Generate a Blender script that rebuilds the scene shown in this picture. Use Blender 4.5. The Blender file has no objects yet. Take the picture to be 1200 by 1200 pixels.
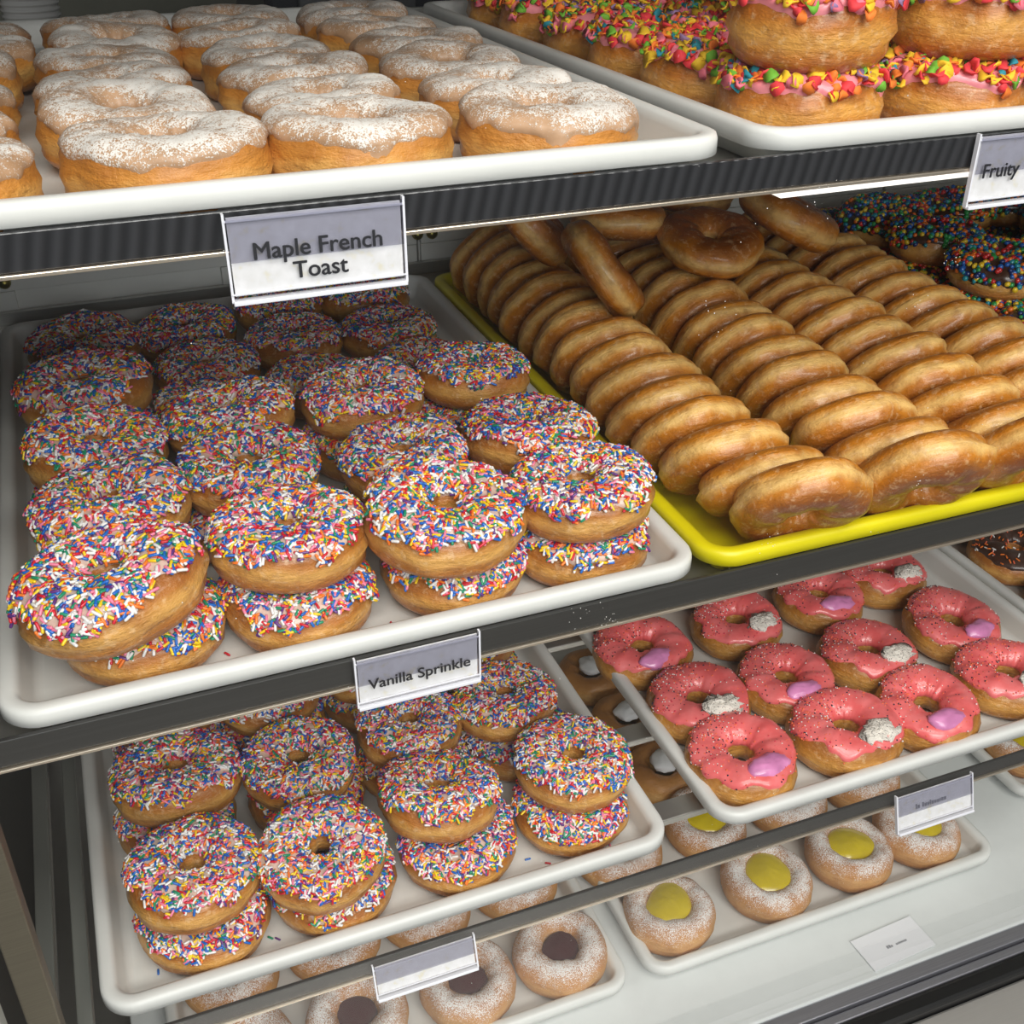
import bpy, math, random
from mathutils import Vector, Matrix, Euler, noise
R = math.radians
C = bpy.context.scene.collection
scene = bpy.context.scene

# ------------------------------------------------------------ camera, world, lights, exposure
cam = bpy.data.cameras.new('camera'); camo = bpy.data.objects.new('camera', cam); C.objects.link(camo)
camo.location = (0, 0, 1.55); camo.rotation_euler = (R(90 - 30.8), 0, R(-21.3))
cam.sensor_width = 36; cam.lens = 36 * 1308 / 1200; cam.clip_start = .02
scene.camera = camo

w = bpy.data.worlds.new('world'); scene.world = w; w.use_nodes = True
w.node_tree.nodes['Background'].inputs[0].default_value = (.93, .96, 1, 1)
w.node_tree.nodes['Background'].inputs[1].default_value = .20

def area(name, loc, size, power, rot=(0, 0, 0), col=(1, .97, .92)):
    l = bpy.data.lights.new(name, 'AREA'); l.shape = 'RECTANGLE'; l.size, l.size_y = size
    l.energy = power; l.color = col
    o = bpy.data.objects.new(name, l); C.objects.link(o); o.location = loc; o.rotation_euler = rot
    return o
area('ceiling_panel_light', (.35, -.35, 2.6), (1.8, .5), 26)
area('ceiling_panel_light', (.3, -1.5, 2.6), (1.8, .6), 52, (R(18), 0, 0))
area('case_canopy_light', (.5, .56, 1.69), (1.6, .03), .4, (R(0), 0, 0))
area('front_fill_light', (-.3, -3.2, 2.25), (3.2, 1.0), 52, (R(80), 0, 0), (.92, .96, 1))  # added fill light behind the camera, brightens rear doors and doughnut fronts

vs = scene.view_settings
scene.display_settings.display_device = 'sRGB'
vs.view_transform = 'Standard'; vs.look = 'None'; vs.gamma = 1; vs.use_curve_mapping = False
vs.exposure = -0.05

# ------------------------------------------------------------ material helpers
def mat(name, col=(.8, .8, .8), rough=.5, metal=0, spec=.5, coat=0, trans=0, emit=None, sss=0):
    m = bpy.data.materials.new(name); m.use_nodes = True
    b = m.node_tree.nodes['Principled BSDF']
    b.inputs['Base Color'].default_value = (*col, 1); b.inputs['Roughness'].default_value = rough
    b.inputs['Metallic'].default_value = metal; b.inputs['Specular IOR Level'].default_value = spec
    b.inputs['Coat Weight'].default_value = coat; b.inputs['Coat Roughness'].default_value = .2
    b.inputs['Transmission Weight'].default_value = trans
    if sss:
        b.inputs['Subsurface Weight'].default_value = sss; b.inputs['Subsurface Scale'].default_value = .004
        b.inputs['Subsurface Radius'].default_value = (1, .5, .25)
    if emit:
        b.inputs['Emission Color'].default_value = (*emit[0], 1); b.inputs['Emission Strength'].default_value = emit[1]
    return m
class NT:
    def __init__(s, m): s.t = m.node_tree; s.b = s.t.nodes.get('Principled BSDF')
    def n(s, kind, **kw):
        nd = s.t.nodes.new(kind)
        for k, v in kw.items():
            if k in nd.inputs: nd.inputs[k].default_value = v
            else: setattr(nd, k, v)
        return nd
    def l(s, a, b): s.t.links.new(a, b)
    def coord(s): return s.n('ShaderNodeTexCoord').outputs['Object']
    def noise(s, scale, detail=3, rough=.5, vec=None):
        nd = s.n('ShaderNodeTexNoise'); nd.inputs['Scale'].default_value = scale
        nd.inputs['Detail'].default_value = detail; nd.inputs['Roughness'].default_value = rough
        s.l(vec if vec is not None else s.coord(), nd.inputs['Vector']); return nd.outputs['Fac']
    def ramp(s, fac, stops):
        r = s.n('ShaderNodeValToRGB'); e = r.color_ramp.elements
        while len(e) > 1: e.remove(e[-1])
        e[0].position = stops[0][0]; e[0].color = (*stops[0][1], 1)
        for p, c in stops[1:]:
            x = e.new(p); x.color = (*c, 1)
        s.l(fac, r.inputs[0]); return r.outputs[0]
    def math(s, op, a, b=None, c=None):
        m = s.n('ShaderNodeMath', operation=op)
        for i, v in enumerate((a, b, c)):
            if v is None: continue
            if isinstance(v, (int, float)): m.inputs[i].default_value = v
            else: s.l(v, m.inputs[i])
        return m.outputs[0]
    def mix(s, fac, a, b):
        m = s.n('ShaderNodeMix', data_type='RGBA')
        for i, v in ((0, fac), (6, a), (7, b)):
            if isinstance(v, (int, float)): m.inputs[i].default_value = v
            elif isinstance(v, tuple): m.inputs[i].default_value = (*v, 1)
            else: s.l(v, m.inputs[i])
        return m.outputs[2]
    def bump(s, h, strength=.3, dist=.001):
        b = s.n('ShaderNodeBump'); b.inputs['Strength'].default_value = strength; b.inputs['Distance'].default_value = dist
        s.l(h, b.inputs['Height']); s.l(b.outputs[0], s.b.inputs['Normal'])

def dough_mat(name, h, dark=(.27, .075, .010), gold=(.47, .165, .020), pale=(.70, .36, .085), glaze=.55, powder=0., band=.5, rough=.42):
    m = mat(name, rough=rough, coat=glaze, sss=0)
    t = NT(m); co = t.coord()
    sep = t.n('ShaderNodeSeparateXYZ'); t.l(co, sep.inputs[0])
    oi = t.n('ShaderNodeObjectInfo')
    ofs = t.n('ShaderNodeVectorMath', operation='ADD'); t.l(co, ofs.inputs[0])
    sc = t.n('ShaderNodeVectorMath', operation='SCALE'); sc.inputs[0].default_value = (3, 5, 7); t.l(oi.outputs['Random'], sc.inputs['Scale'])
    t.l(sc.outputs[0], ofs.inputs[1]); v = ofs.outputs[0]
    nz = t.noise(34, 3, .55, v)
    z = t.math('DIVIDE', sep.outputs[2], h)
    zz = t.math('ADD', z, t.math('MULTIPLY', t.math('SUBTRACT', nz, .5), .35))
    col = t.ramp(zz, [(.0, dark), (.26, gold), (band - .06, pale), (band + .04, pale), (band + .2, gold), (1.0, dark)])
    n2 = t.noise(75, 4, .6, v)
    col = t.mix(t.ramp(n2, [(.45, (0, 0, 0)), (.75, (.55, .55, .55))]), col, dark)
    # dried glaze flecks
    n3 = t.noise(160, 5, .65, v)
    fl = t.ramp(n3, [(.54, (0, 0, 0)), (.66, (1, 1, 1))])
    if glaze > .3: col = t.mix(t.math('MULTIPLY', fl, .34), col, (.86, .60, .34))
    if powder:
        pn = t.noise(60, 3, .6, v); ps = t.noise(1100, 2, .5, v)
        a = t.math('ADD', t.math('MULTIPLY', z, 1.25), t.math('MULTIPLY', t.math('SUBTRACT', pn, .5), .8))
        k = t.math('ADD', a, t.math('MULTIPLY', t.math('SUBTRACT', ps, .5), 2.2))
        pm = t.ramp(t.math('SUBTRACT', k, powder - .4), [(.4, (0, 0, 0)), (.62, (.95, .95, .95))])
        col = t.mix(pm, col, (.86, .84, .82))
        r = t.mix(pm, (rough,) * 3, (.9, .9, .9)); t.l(r, t.b.inputs['Roughness'])
    t.l(col, t.b.inputs['Base Color'])
    mw = t.n('ShaderNodeMapping'); mw.inputs['Scale'].default_value = (1, 1, 3.2); t.l(v, mw.inputs[0])
    hb = t.math('ADD', t.noise(80, 5, .62, mw.outputs[0]), t.math('MULTIPLY', t.noise(420, 4, .65, v), .30))
    t.bump(hb, .7, .0030)
    return m

def icing_mat(name, col, rough=.35, coat=.3, powder=False, mottled=.12, col2=None):
    m = mat(name, col, rough, coat=coat); t = NT(m); v = t.coord()
    oi = t.n('ShaderNodeObjectInfo')
    ofs = t.n('ShaderNodeVectorMath', operation='ADD'); t.l(v, ofs.inputs[0])
    sc = t.n('ShaderNodeVectorMath', operation='SCALE'); sc.inputs[0].default_value = (3, 5, 7); t.l(oi.outputs['Random'], sc.inputs['Scale'])
    t.l(sc.outputs[0], ofs.inputs[1]); v = ofs.outputs[0]
    c2 = col2 or tuple(min(1, c * 1.25 + .03) for c in col)
    cc = t.mix(t.ramp(t.noise(45, 3, .6, v), [(.4, (0, 0, 0)), (.65, (1, 1, 1))]), col, c2)
    if powder:
        sep = t.n('ShaderNodeSeparateXYZ'); t.l(t.coord(), sep.inputs[0])
        big = t.noise(26, 2, .5, v); fine = t.noise(1100, 2, .55, v); mid = t.noise(300, 3, .6, v)
        zf = t.math('MULTIPLY', t.math('SUBTRACT', sep.outputs[2], .031), 60)
        k = t.math('ADD', t.math('ADD', t.math('MULTIPLY', t.math('SUBTRACT', big, .5), 1.5), t.math('MULTIPLY', t.math('SUBTRACT', fine, .5), 2.4)),
                   t.math('ADD', t.math('MULTIPLY', t.math('SUBTRACT', mid, .5), 1.6), zf))
        pm = t.ramp(k, [(.10, (0, 0, 0)), (.46, (.9, .9, .9))])
        cc = t.mix(pm, cc, (.78, .76, .72))
        t.l(t.mix(pm, (rough,) * 3, (.95, .95, .95)), t.b.inputs['Roughness'])
        t.bump(t.math('ADD', t.math('MULTIPLY', pm, .5), t.noise(80, 3, .5, v)), .5, .001)
    else:
        t.bump(t.noise(90, 3, .5, v), .35, .001)
    t.l(cc, t.b.inputs['Base Color'])
    return m

def metal_mat(name, col, rough=.35, metal=.85, streak=(2, 2, 260), amt=.25):
    m = mat(name, col, rough, metal); t = NT(m)
    mp = t.n('ShaderNodeMapping'); mp.inputs['Scale'].default_value = streak
    t.l(t.coord(), mp.inputs['Vector'])
    f = t.noise(4, 4, .6, mp.outputs[0])
    t.l(t.mix(f, tuple(c * (1 - amt) for c in col), tuple(min(1, c * (1 + amt)) for c in col)), t.b.inputs['Base Color'])
    t.bump(f, .08, .0005)
    return m

M = {}
H1 = .037
M['dough'] = dough_mat('glazed_dough', H1)
M['dough_maple'] = dough_mat('maple_dough', .036, dark=(.34, .11, .015), gold=(.60, .25, .04), pale=(.72, .40, .11), glaze=.3, band=.42)
M['dough_tall'] = dough_mat('tall_dough', .043, gold=(.52, .17, .014), pale=(.72, .34, .06), glaze=.6)
M['dough_pink'] = dough_mat('pink_doughnut_dough', H1, gold=(.55, .23, .03), pale=(.66, .33, .07), glaze=.4)
M['dough_sugar'] = dough_mat('sugared_dough', .046, dark=(.40, .15, .04), gold=(.56, .26, .08), pale=(.62, .33, .12), glaze=.05, powder=1.0, rough=.7)
M['dough_bare'] = dough_mat('bare_dough', .046, dark=(.42, .17, .04), gold=(.60, .28, .07), pale=(.74, .42, .14), glaze=.2)
M['glazed'] = dough_mat('glazed_ring', .0335, dark=(.25, .062, .004), gold=(.60, .21, .009), pale=(.88, .54, .17), glaze=.42, rough=.42)
M['maple'] = icing_mat('maple_icing', (.41, .24, .13), .45, .15, powder=True)
M['vanilla'] = icing_mat('vanilla_icing', (.62, .44, .36), .4, .3)
M['choc'] = icing_mat('chocolate_icing', (.045, .016, .008), .3, .4)
M['fruit_icing'] = icing_mat('berry_icing', (.72, .22, .25), .35, .4)
M['pink'] = icing_mat('pink_icing', (.80, .125, .125), .3, .45, col2=(.88, .20, .20))
M['mauve'] = icing_mat('mauve_cream', (.60, .20, .42), .28, .6)
m = mat('speckled_cream', (.8, .75, .68), .7); t = NT(m); vo = t.n('ShaderNodeTexVoronoi'); vo.inputs['Scale'].default_value = 420; t.l(t.coord(), vo.inputs['Vector'])
t.l(t.ramp(vo.outputs['Distance'], [(.16, (.03, .02, .03)), (.26, (.82, .76, .68))]), t.b.inputs['Base Color']); t.bump(t.noise(500, 3), .8, .002); M['cream'] = m
M['lemon'] = icing_mat('lemon_filling', (.58, .43, .002), .2, .4, col2=(.66, .50, .004))
M['jelly'] = mat('jelly_filling', (.050, .001, .006), .3, coat=0, spec=.06)
M['whip'] = mat('whipped_cream', (.86, .85, .84), .6)

def plastic(name, c1, c2, rough=.42):
    m = mat(name, c1, rough, coat=.12); t = NT(m)
    t.l(t.mix(t.ramp(t.noise(9, 5, .65), [(.35, (0, 0, 0)), (.7, (1, 1, 1))]), c1, c2), t.b.inputs['Base Color'])
    t.bump(t.noise(300, 3), .05, .0006); return m
M['white_tray'] = plastic('white_plastic', (.74, .74, .71), (.67, .67, .64))
M['yellow_tray'] = plastic('yellow_plastic', (.78, .68, .0), (.70, .60, .0))
M['deck'] = plastic('white_deck', (.74, .76, .75), (.68, .70, .69), .25)
M['door'] = plastic('door_panel', (.80, .79, .74), (.74, .73, .68), .5)
M['door_frame'] = plastic('door_frame', (.72, .71, .66), (.66, .65, .60), .5)
M['steel'] = metal_mat('brushed_steel', (.48, .47, .44), .36)
M['steel_dark'] = metal_mat('dark_steel', (.10, .10, .10), .4, .7)
M['rail_grey'] = metal_mat('grey_rail', (.065, .064, .062), .38, .6)
M['brass_lip'] = mat('satin_lip', (.72, .62, .50), .3, .9)
M['aluminium'] = metal_mat('aluminium', (.34, .34, .37), .38, .8, (3, 260, 260))
M['counter_steel'] = metal_mat('counter_steel', (.62, .60, .57), .42, .8, (3, 200, 3), .06)
M['rubber'] = mat('black_rubber', (.008, .008, .008), .35)
M['black'] = mat('black_plastic', (.012, .012, .016), .3)
M['void'] = mat('dark_panel', (.012, .012, .010), .5)
M['brass'] = mat('brass', (.35, .30, .08), .35, 1)
M['cup'] = mat('paper_cup', (.55, .53, .50), .6)
M['wall'] = plastic('olive_wall', (.10, .10, .075), (.08, .08, .06), .8)
M['floor'] = plastic('floor_tile', (.25, .23, .20), (.2, .18, .16), .5)
M['ceiling'] = plastic('ceiling', (.7, .7, .7), (.65, .65, .65), .9)
M['grey_paint'] = mat('grey_painted_steel', (.16, .165, .15), .4)
M['led'] = mat('led_strip', (1, 1, 1), .5, emit=((1, .95, .87), 1.1))
M['ink'] = mat('black_ink', (.012, .012, .016), .5)
M['faint_ink'] = mat('faint_ink', (.30, .30, .32), .5)
# ribbed tag channel
m = mat('ribbed_channel', (.055, .055, .06), .3, .4, coat=.5); t = NT(m)
wv = t.n('ShaderNodeTexWave'); wv.wave_type = 'BANDS'; wv.bands_direction = 'X'; wv.inputs['Scale'].default_value = 38; wv.inputs['Distortion'].default_value = .6
mp_ = t.n('ShaderNodeMapping'); mp_.inputs['Rotation'].default_value = (0, R(-14), 0); t.l(t.coord(), mp_.inputs[0]); t.l(mp_.outputs[0], wv.inputs['Vector']); t.l(t.mix(wv.outputs['Fac'], (.018, .018, .02), (.042, .042, .046)), t.b.inputs['Base Color']); t.bump(wv.outputs['Fac'], .5, .001); M['ribbed'] = m
# tag card with faint specks
m = mat('tag_card', (.78, .77, .76), .45, coat=.4); t = NT(m)
t.l(t.ramp(t.noise(130, 3, .55), [(.30, (.72, .68, .56)), (.42, (.74, .73, .73)), (.7, (.82, .81, .82))]), t.b.inputs['Base Color']); M['card'] = m
def clear(name, tint, gl=.06, fac=.035):
    m = bpy.data.materials.new(name); m.use_nodes = True; nt = m.node_tree; nt.nodes.clear()
    o = nt.nodes.new('ShaderNodeOutputMaterial'); mx = nt.nodes.new('ShaderNodeMixShader')
    tr = nt.nodes.new('ShaderNodeBsdfTransparent'); tr.inputs[0].default_value = (*tint, 1)
    g = nt.nodes.new('ShaderNodeBsdfGlossy'); g.inputs['Roughness'].default_value = gl
    lw = nt.nodes.new('ShaderNodeLayerWeight'); pw = nt.nodes.new('ShaderNodeMath'); pw.operation = 'POWER'; pw.inputs[1].default_value = 5
    nt.links.new(lw.outputs['Facing'], pw.inputs[0]); ma = nt.nodes.new('ShaderNodeMath'); ma.operation = 'MULTIPLY_ADD'
    nt.links.new(pw.outputs[0], ma.inputs[0]); ma.inputs[1].default_value = .6; ma.inputs[2].default_value = fac
    nt.links.new(ma.outputs[0], mx.inputs[0]); nt.links.new(tr.outputs[0], mx.inputs[1]); nt.links.new(g.outputs[0], mx.inputs[2])
    nt.links.new(mx.outputs[0], o.inputs[0]); return m
M['glass'] = clear('clear_glass', (.985, .995, .99), .0)
M['sleeve'] = clear('clear_sleeve', (.985, .985, .99), .1, .03)
M['card_shade'] = clear('card_shade_film', (.62, .62, .68), .12, .03)  # grey tint, painted shade for the upper half of the tag cards
M['sleeve_edge'] = mat('sleeve_edge', (.80, .80, .86), .15, coat=1)
SPR = [('white', (.82, .80, .78)), ('white', (.82, .80, .78)), ('pink', (.85, .22, .34)), ('red', (.62, .012, .03)), ('orange', (.90, .20, .02)),
       ('yellow', (.86, .58, .01)), ('green', (.01, .26, .13)), ('blue', (.008, .13, .52)), ('purple', (.12, .03, .20))]
SPR_M = [mat('sprinkle_' + n, c, .35, coat=.2) for n, c in SPR]
SPR_W = [.15, .09, .10, .13, .11, .13, .10, .16, .08]
FLK_M = [mat('flake_' + n, c, .7) for n, c in [('red', (.75, .04, .05)), ('orange', (.85, .20, .02)), ('yellow', (.85, .52, .02)), ('green', (.16, .42, .03)), ('teal', (.02, .24, .30)), ('pink', (.80, .18, .24)), ('violet', (.30, .18, .34))]]
FLK_W = [.2, .2, .27, .12, .07, .1, .05]
CND_M = [mat('candy_' + n, c, .3, coat=.5) for n, c in [('blue', (.01, .10, .40)), ('teal', (.01, .24, .30)), ('green', (.02, .28, .06)), ('red', (.55, .02, .02)), ('orange', (.80, .16, .01)), ('yellow', (.75, .50, .02)), ('navy', (.01, .03, .15))]]
NON_M = [mat('bead_' + n, c, .5) for n, c in [('orange', (.85, .16, .06)), ('black', (.02, .01, .03)), ('white', (.8, .74, .7)), ('red', (.6, .02, .06))]]

# ------------------------------------------------------------ object helpers
def link(name, me, parent=None, loc=None, kind=None, smooth=True):
    o = bpy.data.objects.new(name, me); C.objects.link(o)
    if parent is not None: o.parent = parent
    if loc is not None: o.location = loc
    if kind: o['kind'] = kind
    return o
def mesh(name, v, f, mats, mi=None, smooth=True):
    me = bpy.data.meshes.new(name); me.from_pydata(v, [], f)
    for x in (mats if isinstance(mats, list) else [mats]): me.materials.append(x)
    if mi: me.polygons.foreach_set('material_index', mi)
    me.polygons.foreach_set('use_smooth', [smooth] * len(f)); me.update(); return me
def tag(o, label, cat, group=None):
    o['label'] = label; o['category'] = cat
    if group: o['group'] = group
    return o
def empty(name, loc, rot=(0, 0, 0)):
    o = bpy.data.objects.new(name, None); C.objects.link(o); o.location = loc; o.rotation_euler = rot
    o.empty_display_size = .02; return o
def box_data(x0, x1, y0, y1, z0, z1, b=0, acc=None):
    v, f = acc if acc else ([], [])
    n = len(v)
    if b <= 0:
        v += [(x, y, z) for z in (z0, z1) for y in (y0, y1) for x in (x0, x1)]
        f += [tuple(n + i for i in q) for q in ((0, 2, 3, 1), (4, 5, 7, 6), (0, 1, 5, 4), (2, 6, 7, 3), (0, 4, 6, 2), (1, 3, 7, 5))]
        return v, f
    import bmesh
    bm = bmesh.new(); bmesh.ops.create_cube(bm, size=1)
    for q in bm.verts: q.co = Vector(((x0 + x1) / 2 + q.co.x * (x1 - x0), (y0 + y1) / 2 + q.co.y * (y1 - y0), (z0 + z1) / 2 + q.co.z * (z1 - z0)))
    bmesh.ops.bevel(bm, geom=bm.edges[:], offset=b, segments=2, profile=.5, affect='EDGES')
    bm.verts.index_update()
    v += [tuple(q.co) for q in bm.verts]; f += [tuple(n + q.index for q in fc.verts) for fc in bm.faces]
    bm.free(); return v, f
def boxes(name, L, m, parent=None, smooth=False, kind=None):
    acc = ([], [])
    for q in L: box_data(*q[:6], q[6] if len(q) > 6 else 0, acc)
    return link(name, mesh(name, acc[0], acc[1], m, smooth=smooth), parent, kind=kind)

# ------------------------------------------------------------ doughnut shapes
class Ring:
    """ring shape: a = angle round the ring, v = angle round the tube (0 outer rim, pi/2 top, pi hole)"""
    def __init__(s, seed, R_=.030, r=.020, h=H1, wob=.05, flat=.85, crease=.0019, hole_wob=0):
        rn = random.Random(seed); s.R, s.r, s.h, s.flat, s.crease = R_, r, h, flat, crease
        s.w = [(rn.choice((2, 3, 4, 5)), rn.uniform(0, 6.28), rn.uniform(.3, 1) * wob / 2.2) for _ in range(4)]
        s.hz = [(rn.choice((1, 2, 3)), rn.uniform(0, 6.28), rn.uniform(.3, 1) * .035) for _ in range(2)]
        s.o = Vector((rn.uniform(-9, 9), rn.uniform(-9, 9), rn.uniform(-9, 9)))
        s.el = 1 + rn.uniform(-.03, .05); s.rot = rn.uniform(0, 3.14)
    def p(s, a, v, off=0):
        k = 1 + sum(q * math.sin(n * a + ph) for n, ph, q in s.w)
        hk = 1 + sum(q * math.sin(n * a + ph) for n, ph, q in s.hz)
        c, sn = math.cos(v), math.sin(v)
        e = s.flat
        cx = math.copysign(abs(c) ** e, c); sz = math.copysign(abs(sn) ** e, sn)
        nz = noise.noise(Vector((math.cos(a) * 2.2, math.sin(a) * 2.2, v * .8)) + s.o) * .0022
        nz += noise.noise(Vector((math.cos(a) * 6, math.sin(a) * 6, v * 1.4)) + s.o) * .0007
        cr = 0
        if abs(v) < .5 or abs(v - 6.283) < .5:
            vv = v if v < 3 else v - 6.283
            cr = -s.crease * (math.exp(-((vv - .28) / .07) ** 2) + math.exp(-((vv + .25) / .07) ** 2)) + s.crease * .5 * math.exp(-(vv / .12) ** 2)
        rr = s.r * (k if c > 0 else 1 + (k - 1) * .6)
        x = s.R + cx * rr + c * (off + nz + cr)
        z = s.h / 2 * hk + sz * s.h / 2 * hk + sn * (off + nz * (1 if sn > 0 else 0))
        if sn < 0: z = max(z, .0)
        ex = 1 + (s.el - 1) * math.cos(2 * (a - s.rot))
        return Vector((x * math.cos(a) * ex, x * math.sin(a) * ex, z))
    def body(s, m, nu=56, nv=30):
        vv = [s.p(2 * math.pi * i / nu, 2 * math.pi * j / nv) for i in range(nu) for j in range(nv)]
        f = [(i * nv + j, ((i + 1) % nu) * nv + j, ((i + 1) % nu) * nv + (j + 1) % nv, i * nv + (j + 1) % nv) for i in range(nu) for j in range(nv)]
        return mesh('dough', vv, f, m)
    def edge(s, a, lo, amp, seed):
        o = Vector((seed * 3.1, seed * 1.7, 0))
        n1 = noise.noise(Vector((math.cos(a) * 1.6, math.sin(a) * 1.6, 0)) + o); n2 = noise.noise(Vector((math.cos(a) * 4.5, math.sin(a) * 4.5, 5)) + o)
        return lo + amp * (n1 * 1.3 + n2 * .8)
    def icing(s, m, lo=.45, amp=.35, seed=1, hi=2.75, th=.0018, nu=96, nv=16):
        vv = []; 
        for i in range(nu):
            a = 2 * math.pi * i / nu; v0 = s.edge(a, lo, amp, seed)
            for j in range(nv + 1):
                u = j / nv; v = v0 + (hi - v0) * u
                t_ = th * min(1, (min(u, 1 - u) * 9 + .0) ** .5) if 0 < j < nv else -.0010
                vv.append(s.p(a, v, t_))
        w_ = nv + 1
        f = [(i * w_ + j, ((i + 1) % nu) * w_ + j, ((i + 1) % nu) * w_ + j + 1, i * w_ + j + 1) for i in range(nu) for j in range(nv)]
        return mesh('icing', vv, f, m)
    def scatter(s, n, rn, lo, amp, seed, hi=2.6, pad=.0, off=.0018, filt=None):
        out = []
        while len(out) < n:
            a = rn.uniform(0, 6.2832); v = rn.uniform(0, hi)
            if v < s.edge(a, lo, amp, seed) + pad: continue
            if filt and not filt(a, v, rn): continue
            if rn.random() > (s.R + s.r * math.cos(v)) / (s.R + s.r): continue
            p0 = s.p(a, v, off); e = .02
            ta = (s.p(a + e, v, off) - p0).normalized(); tv = (s.p(a, v + e, off) - p0).normalized()
            nn = ta.cross(tv).normalized()
            if nn.dot(Vector((math.cos(a) * math.cos(v), math.sin(a) * math.cos(v), math.sin(v)))) < 0: nn = -nn
            out.append((p0, nn, ta, a, v))
        return out

def pieces(name, pts, rn, mats, weights, unit, place):
    """one mesh of many little pieces; unit = (verts, faces)"""
    uv, uf = unit; V = []; F = []; MI = []
    for q in pts:
        mt = place(q, rn); n = len(V)
        V += [mt @ x for x in uv]; F += [tuple(n + i for i in fc) for fc in uf]
        MI += [rn.choices(range(len(mats)), weights)[0]] * len(uf) if weights else [rn.randrange(len(mats))] * len(uf)
    return mesh(name, V, F, mats, MI)
def rod(L, r, n=6):
    v = [Vector((-L / 2, 0, 0))]; xs = ((-L / 2 + r * .35, r * .8), (-L / 2 + r, r), (L / 2 - r, r), (L / 2 - r * .35, r * .8))
    for x, q in xs: v += [Vector((x, q * math.cos(6.2832 * k / n), q * math.sin(6.2832 * k / n))) for k in range(n)]
    v.append(Vector((L / 2, 0, 0))); f = [(0, 1 + (k + 1) % n, 1 + k) for k in range(n)]
    for j in range(3): f += [(1 + j * n + k, 1 + j * n + (k + 1) % n, 1 + (j + 1) * n + (k + 1) % n, 1 + (j + 1) * n + k) for k in range(n)]
    e = len(v) - 1; f += [(e, 1 + 3 * n + k, 1 + 3 * n + (k + 1) % n) for k in range(n)]
    return v, f
def ball(r, n=6, m=4, sq=1):
    v = [Vector((0, 0, -r * sq))]
    for j in range(1, m): v += [Vector((r * math.sin(math.pi * j / m) * math.cos(6.2832 * k / n), r * math.sin(math.pi * j / m) * math.sin(6.2832 * k / n), -r * sq * math.cos(math.pi * j / m))) for k in range(n)]
    v.append(Vector((0, 0, r * sq))); f = [(0, 1 + (k + 1) % n, 1 + k) for k in range(n)]
    for j in range(m - 2): f += [(1 + j * n + k, 1 + j * n + (k + 1) % n, 1 + (j + 1) * n + (k + 1) % n, 1 + (j + 1) * n + k) for k in range(n)]
    e = len(v) - 1; f += [(e, 1 + (m - 2) * n + k, 1 + (m - 2) * n + (k + 1) % n) for k in range(n)]
    return v, f
def place_rod(q, rn):
    p, n, ta, a, v = q; th = rn.uniform(0, 6.2832); b = n.cross(ta)
    d = (ta * math.cos(th) + b * math.sin(th) + n * rn.gauss(0, .22)).normalized()
    y = n.cross(d).normalized(); z = d.cross(y)
    mt = Matrix((d, y, z)).transposed().to_4x4(); s_ = rn.uniform(.8, 1.15)
    return Matrix.Translation(p + n * rn.uniform(.0004, .0016)) @ mt @ Matrix.Diagonal((s_, 1, 1, 1))
def place_any(lift, lo=.6, hi=1.3, tilt=.5):
    def g(q, rn):
        p, n, ta, a, v = q
        d = (n + Vector((rn.gauss(0, tilt), rn.gauss(0, tilt), rn.gauss(0, tilt)))).normalized()
        mt = d.to_track_quat('Z', 'Y').to_matrix().to_4x4()
        s_ = rn.uniform(lo, hi)
        return Matrix.Translation(p + n * (lift * rn.uniform(.3, 1.2))) @ mt @ Matrix.Rotation(rn.uniform(0, 6.28), 4, 'Z') @ Matrix.Diagonal((s_ * rn.uniform(.75, 1.2), s_, s_, 1))
    return g
def flake_unit():
    n = 9; v = []
    rn = random.Random(4); rad = [.0038 * rn.uniform(.7, 1.15) for _ in range(n)]
    for z, k in ((-.0006, .8), (.0006, 1)):
        v += [Vector((rad[i] * k * math.cos(6.2832 * i / n), rad[i] * k * math.sin(6.2832 * i / n), z + .0014 * math.cos(12.566 * i / n))) for i in range(n)]
    v += [Vector((0, 0, -.0010)), Vector((0, 0, .0002))]
    f = [(i, (i + 1) % n, n + (i + 1) % n, n + i) for i in range(n)] + [(2 * n, (i + 1) % n, i) for i in range(n)] + [(2 * n + 1, n + i, n + (i + 1) % n) for i in range(n)]
    return v, f

def variants(n, make): return [make(i) for i in range(n)]
def sprinkle_variant(i):
    g = Ring(100 + i, wob=.06); rn = random.Random(500 + i); lo, am = .52, .38
    pts = g.scatter(1550, rn, lo, am, i, pad=-.04)
    return dict(dough=g.body(M['dough']), icing=g.icing(M['vanilla'], lo, am, i),
                sprinkles=pieces('sprinkles', pts, rn, SPR_M, SPR_W, rod(.0058, .00096), place_rod))
def maple_variant(i):
    g = Ring(200 + i, .0325, .0185, .036, wob=.04, flat=.72); 
    return dict(dough=g.body(M['dough_maple']), icing=g.icing(M['maple'], .34, .30, i + 20, hi=2.9, th=.002))
def fruity_variant(i):
    g = Ring(300 + i, .031, .0185, .043, wob=.06, flat=.75, crease=.002); rn = random.Random(600 + i); lo, am = .52, .38
    pts = g.scatter(330, rn, lo, am, i + 40)
    return dict(dough=g.body(M['dough_tall']), icing=g.icing(M['fruit_icing'], lo, am, i + 40, th=.0025),
                cereal_flakes=pieces('cereal_flakes', pts, rn, FLK_M, FLK_W, flake_unit(), place_any(.0028, .8, 1.55)))
def candy_variant(i):
    g = Ring(350 + i, wob=.05); rn = random.Random(650 + i)
    pts = g.scatter(520, rn, .05, .3, i + 60)
    return dict(dough=g.body(M['dough']), icing=g.icing(M['choc'], .08, .3, i + 60),
                candy_pieces=pieces('candy_pieces', pts, rn, CND_M, None, ball(.0030, 7, 5, .8), place_any(.0018, .8, 1.2, .3)))
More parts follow.
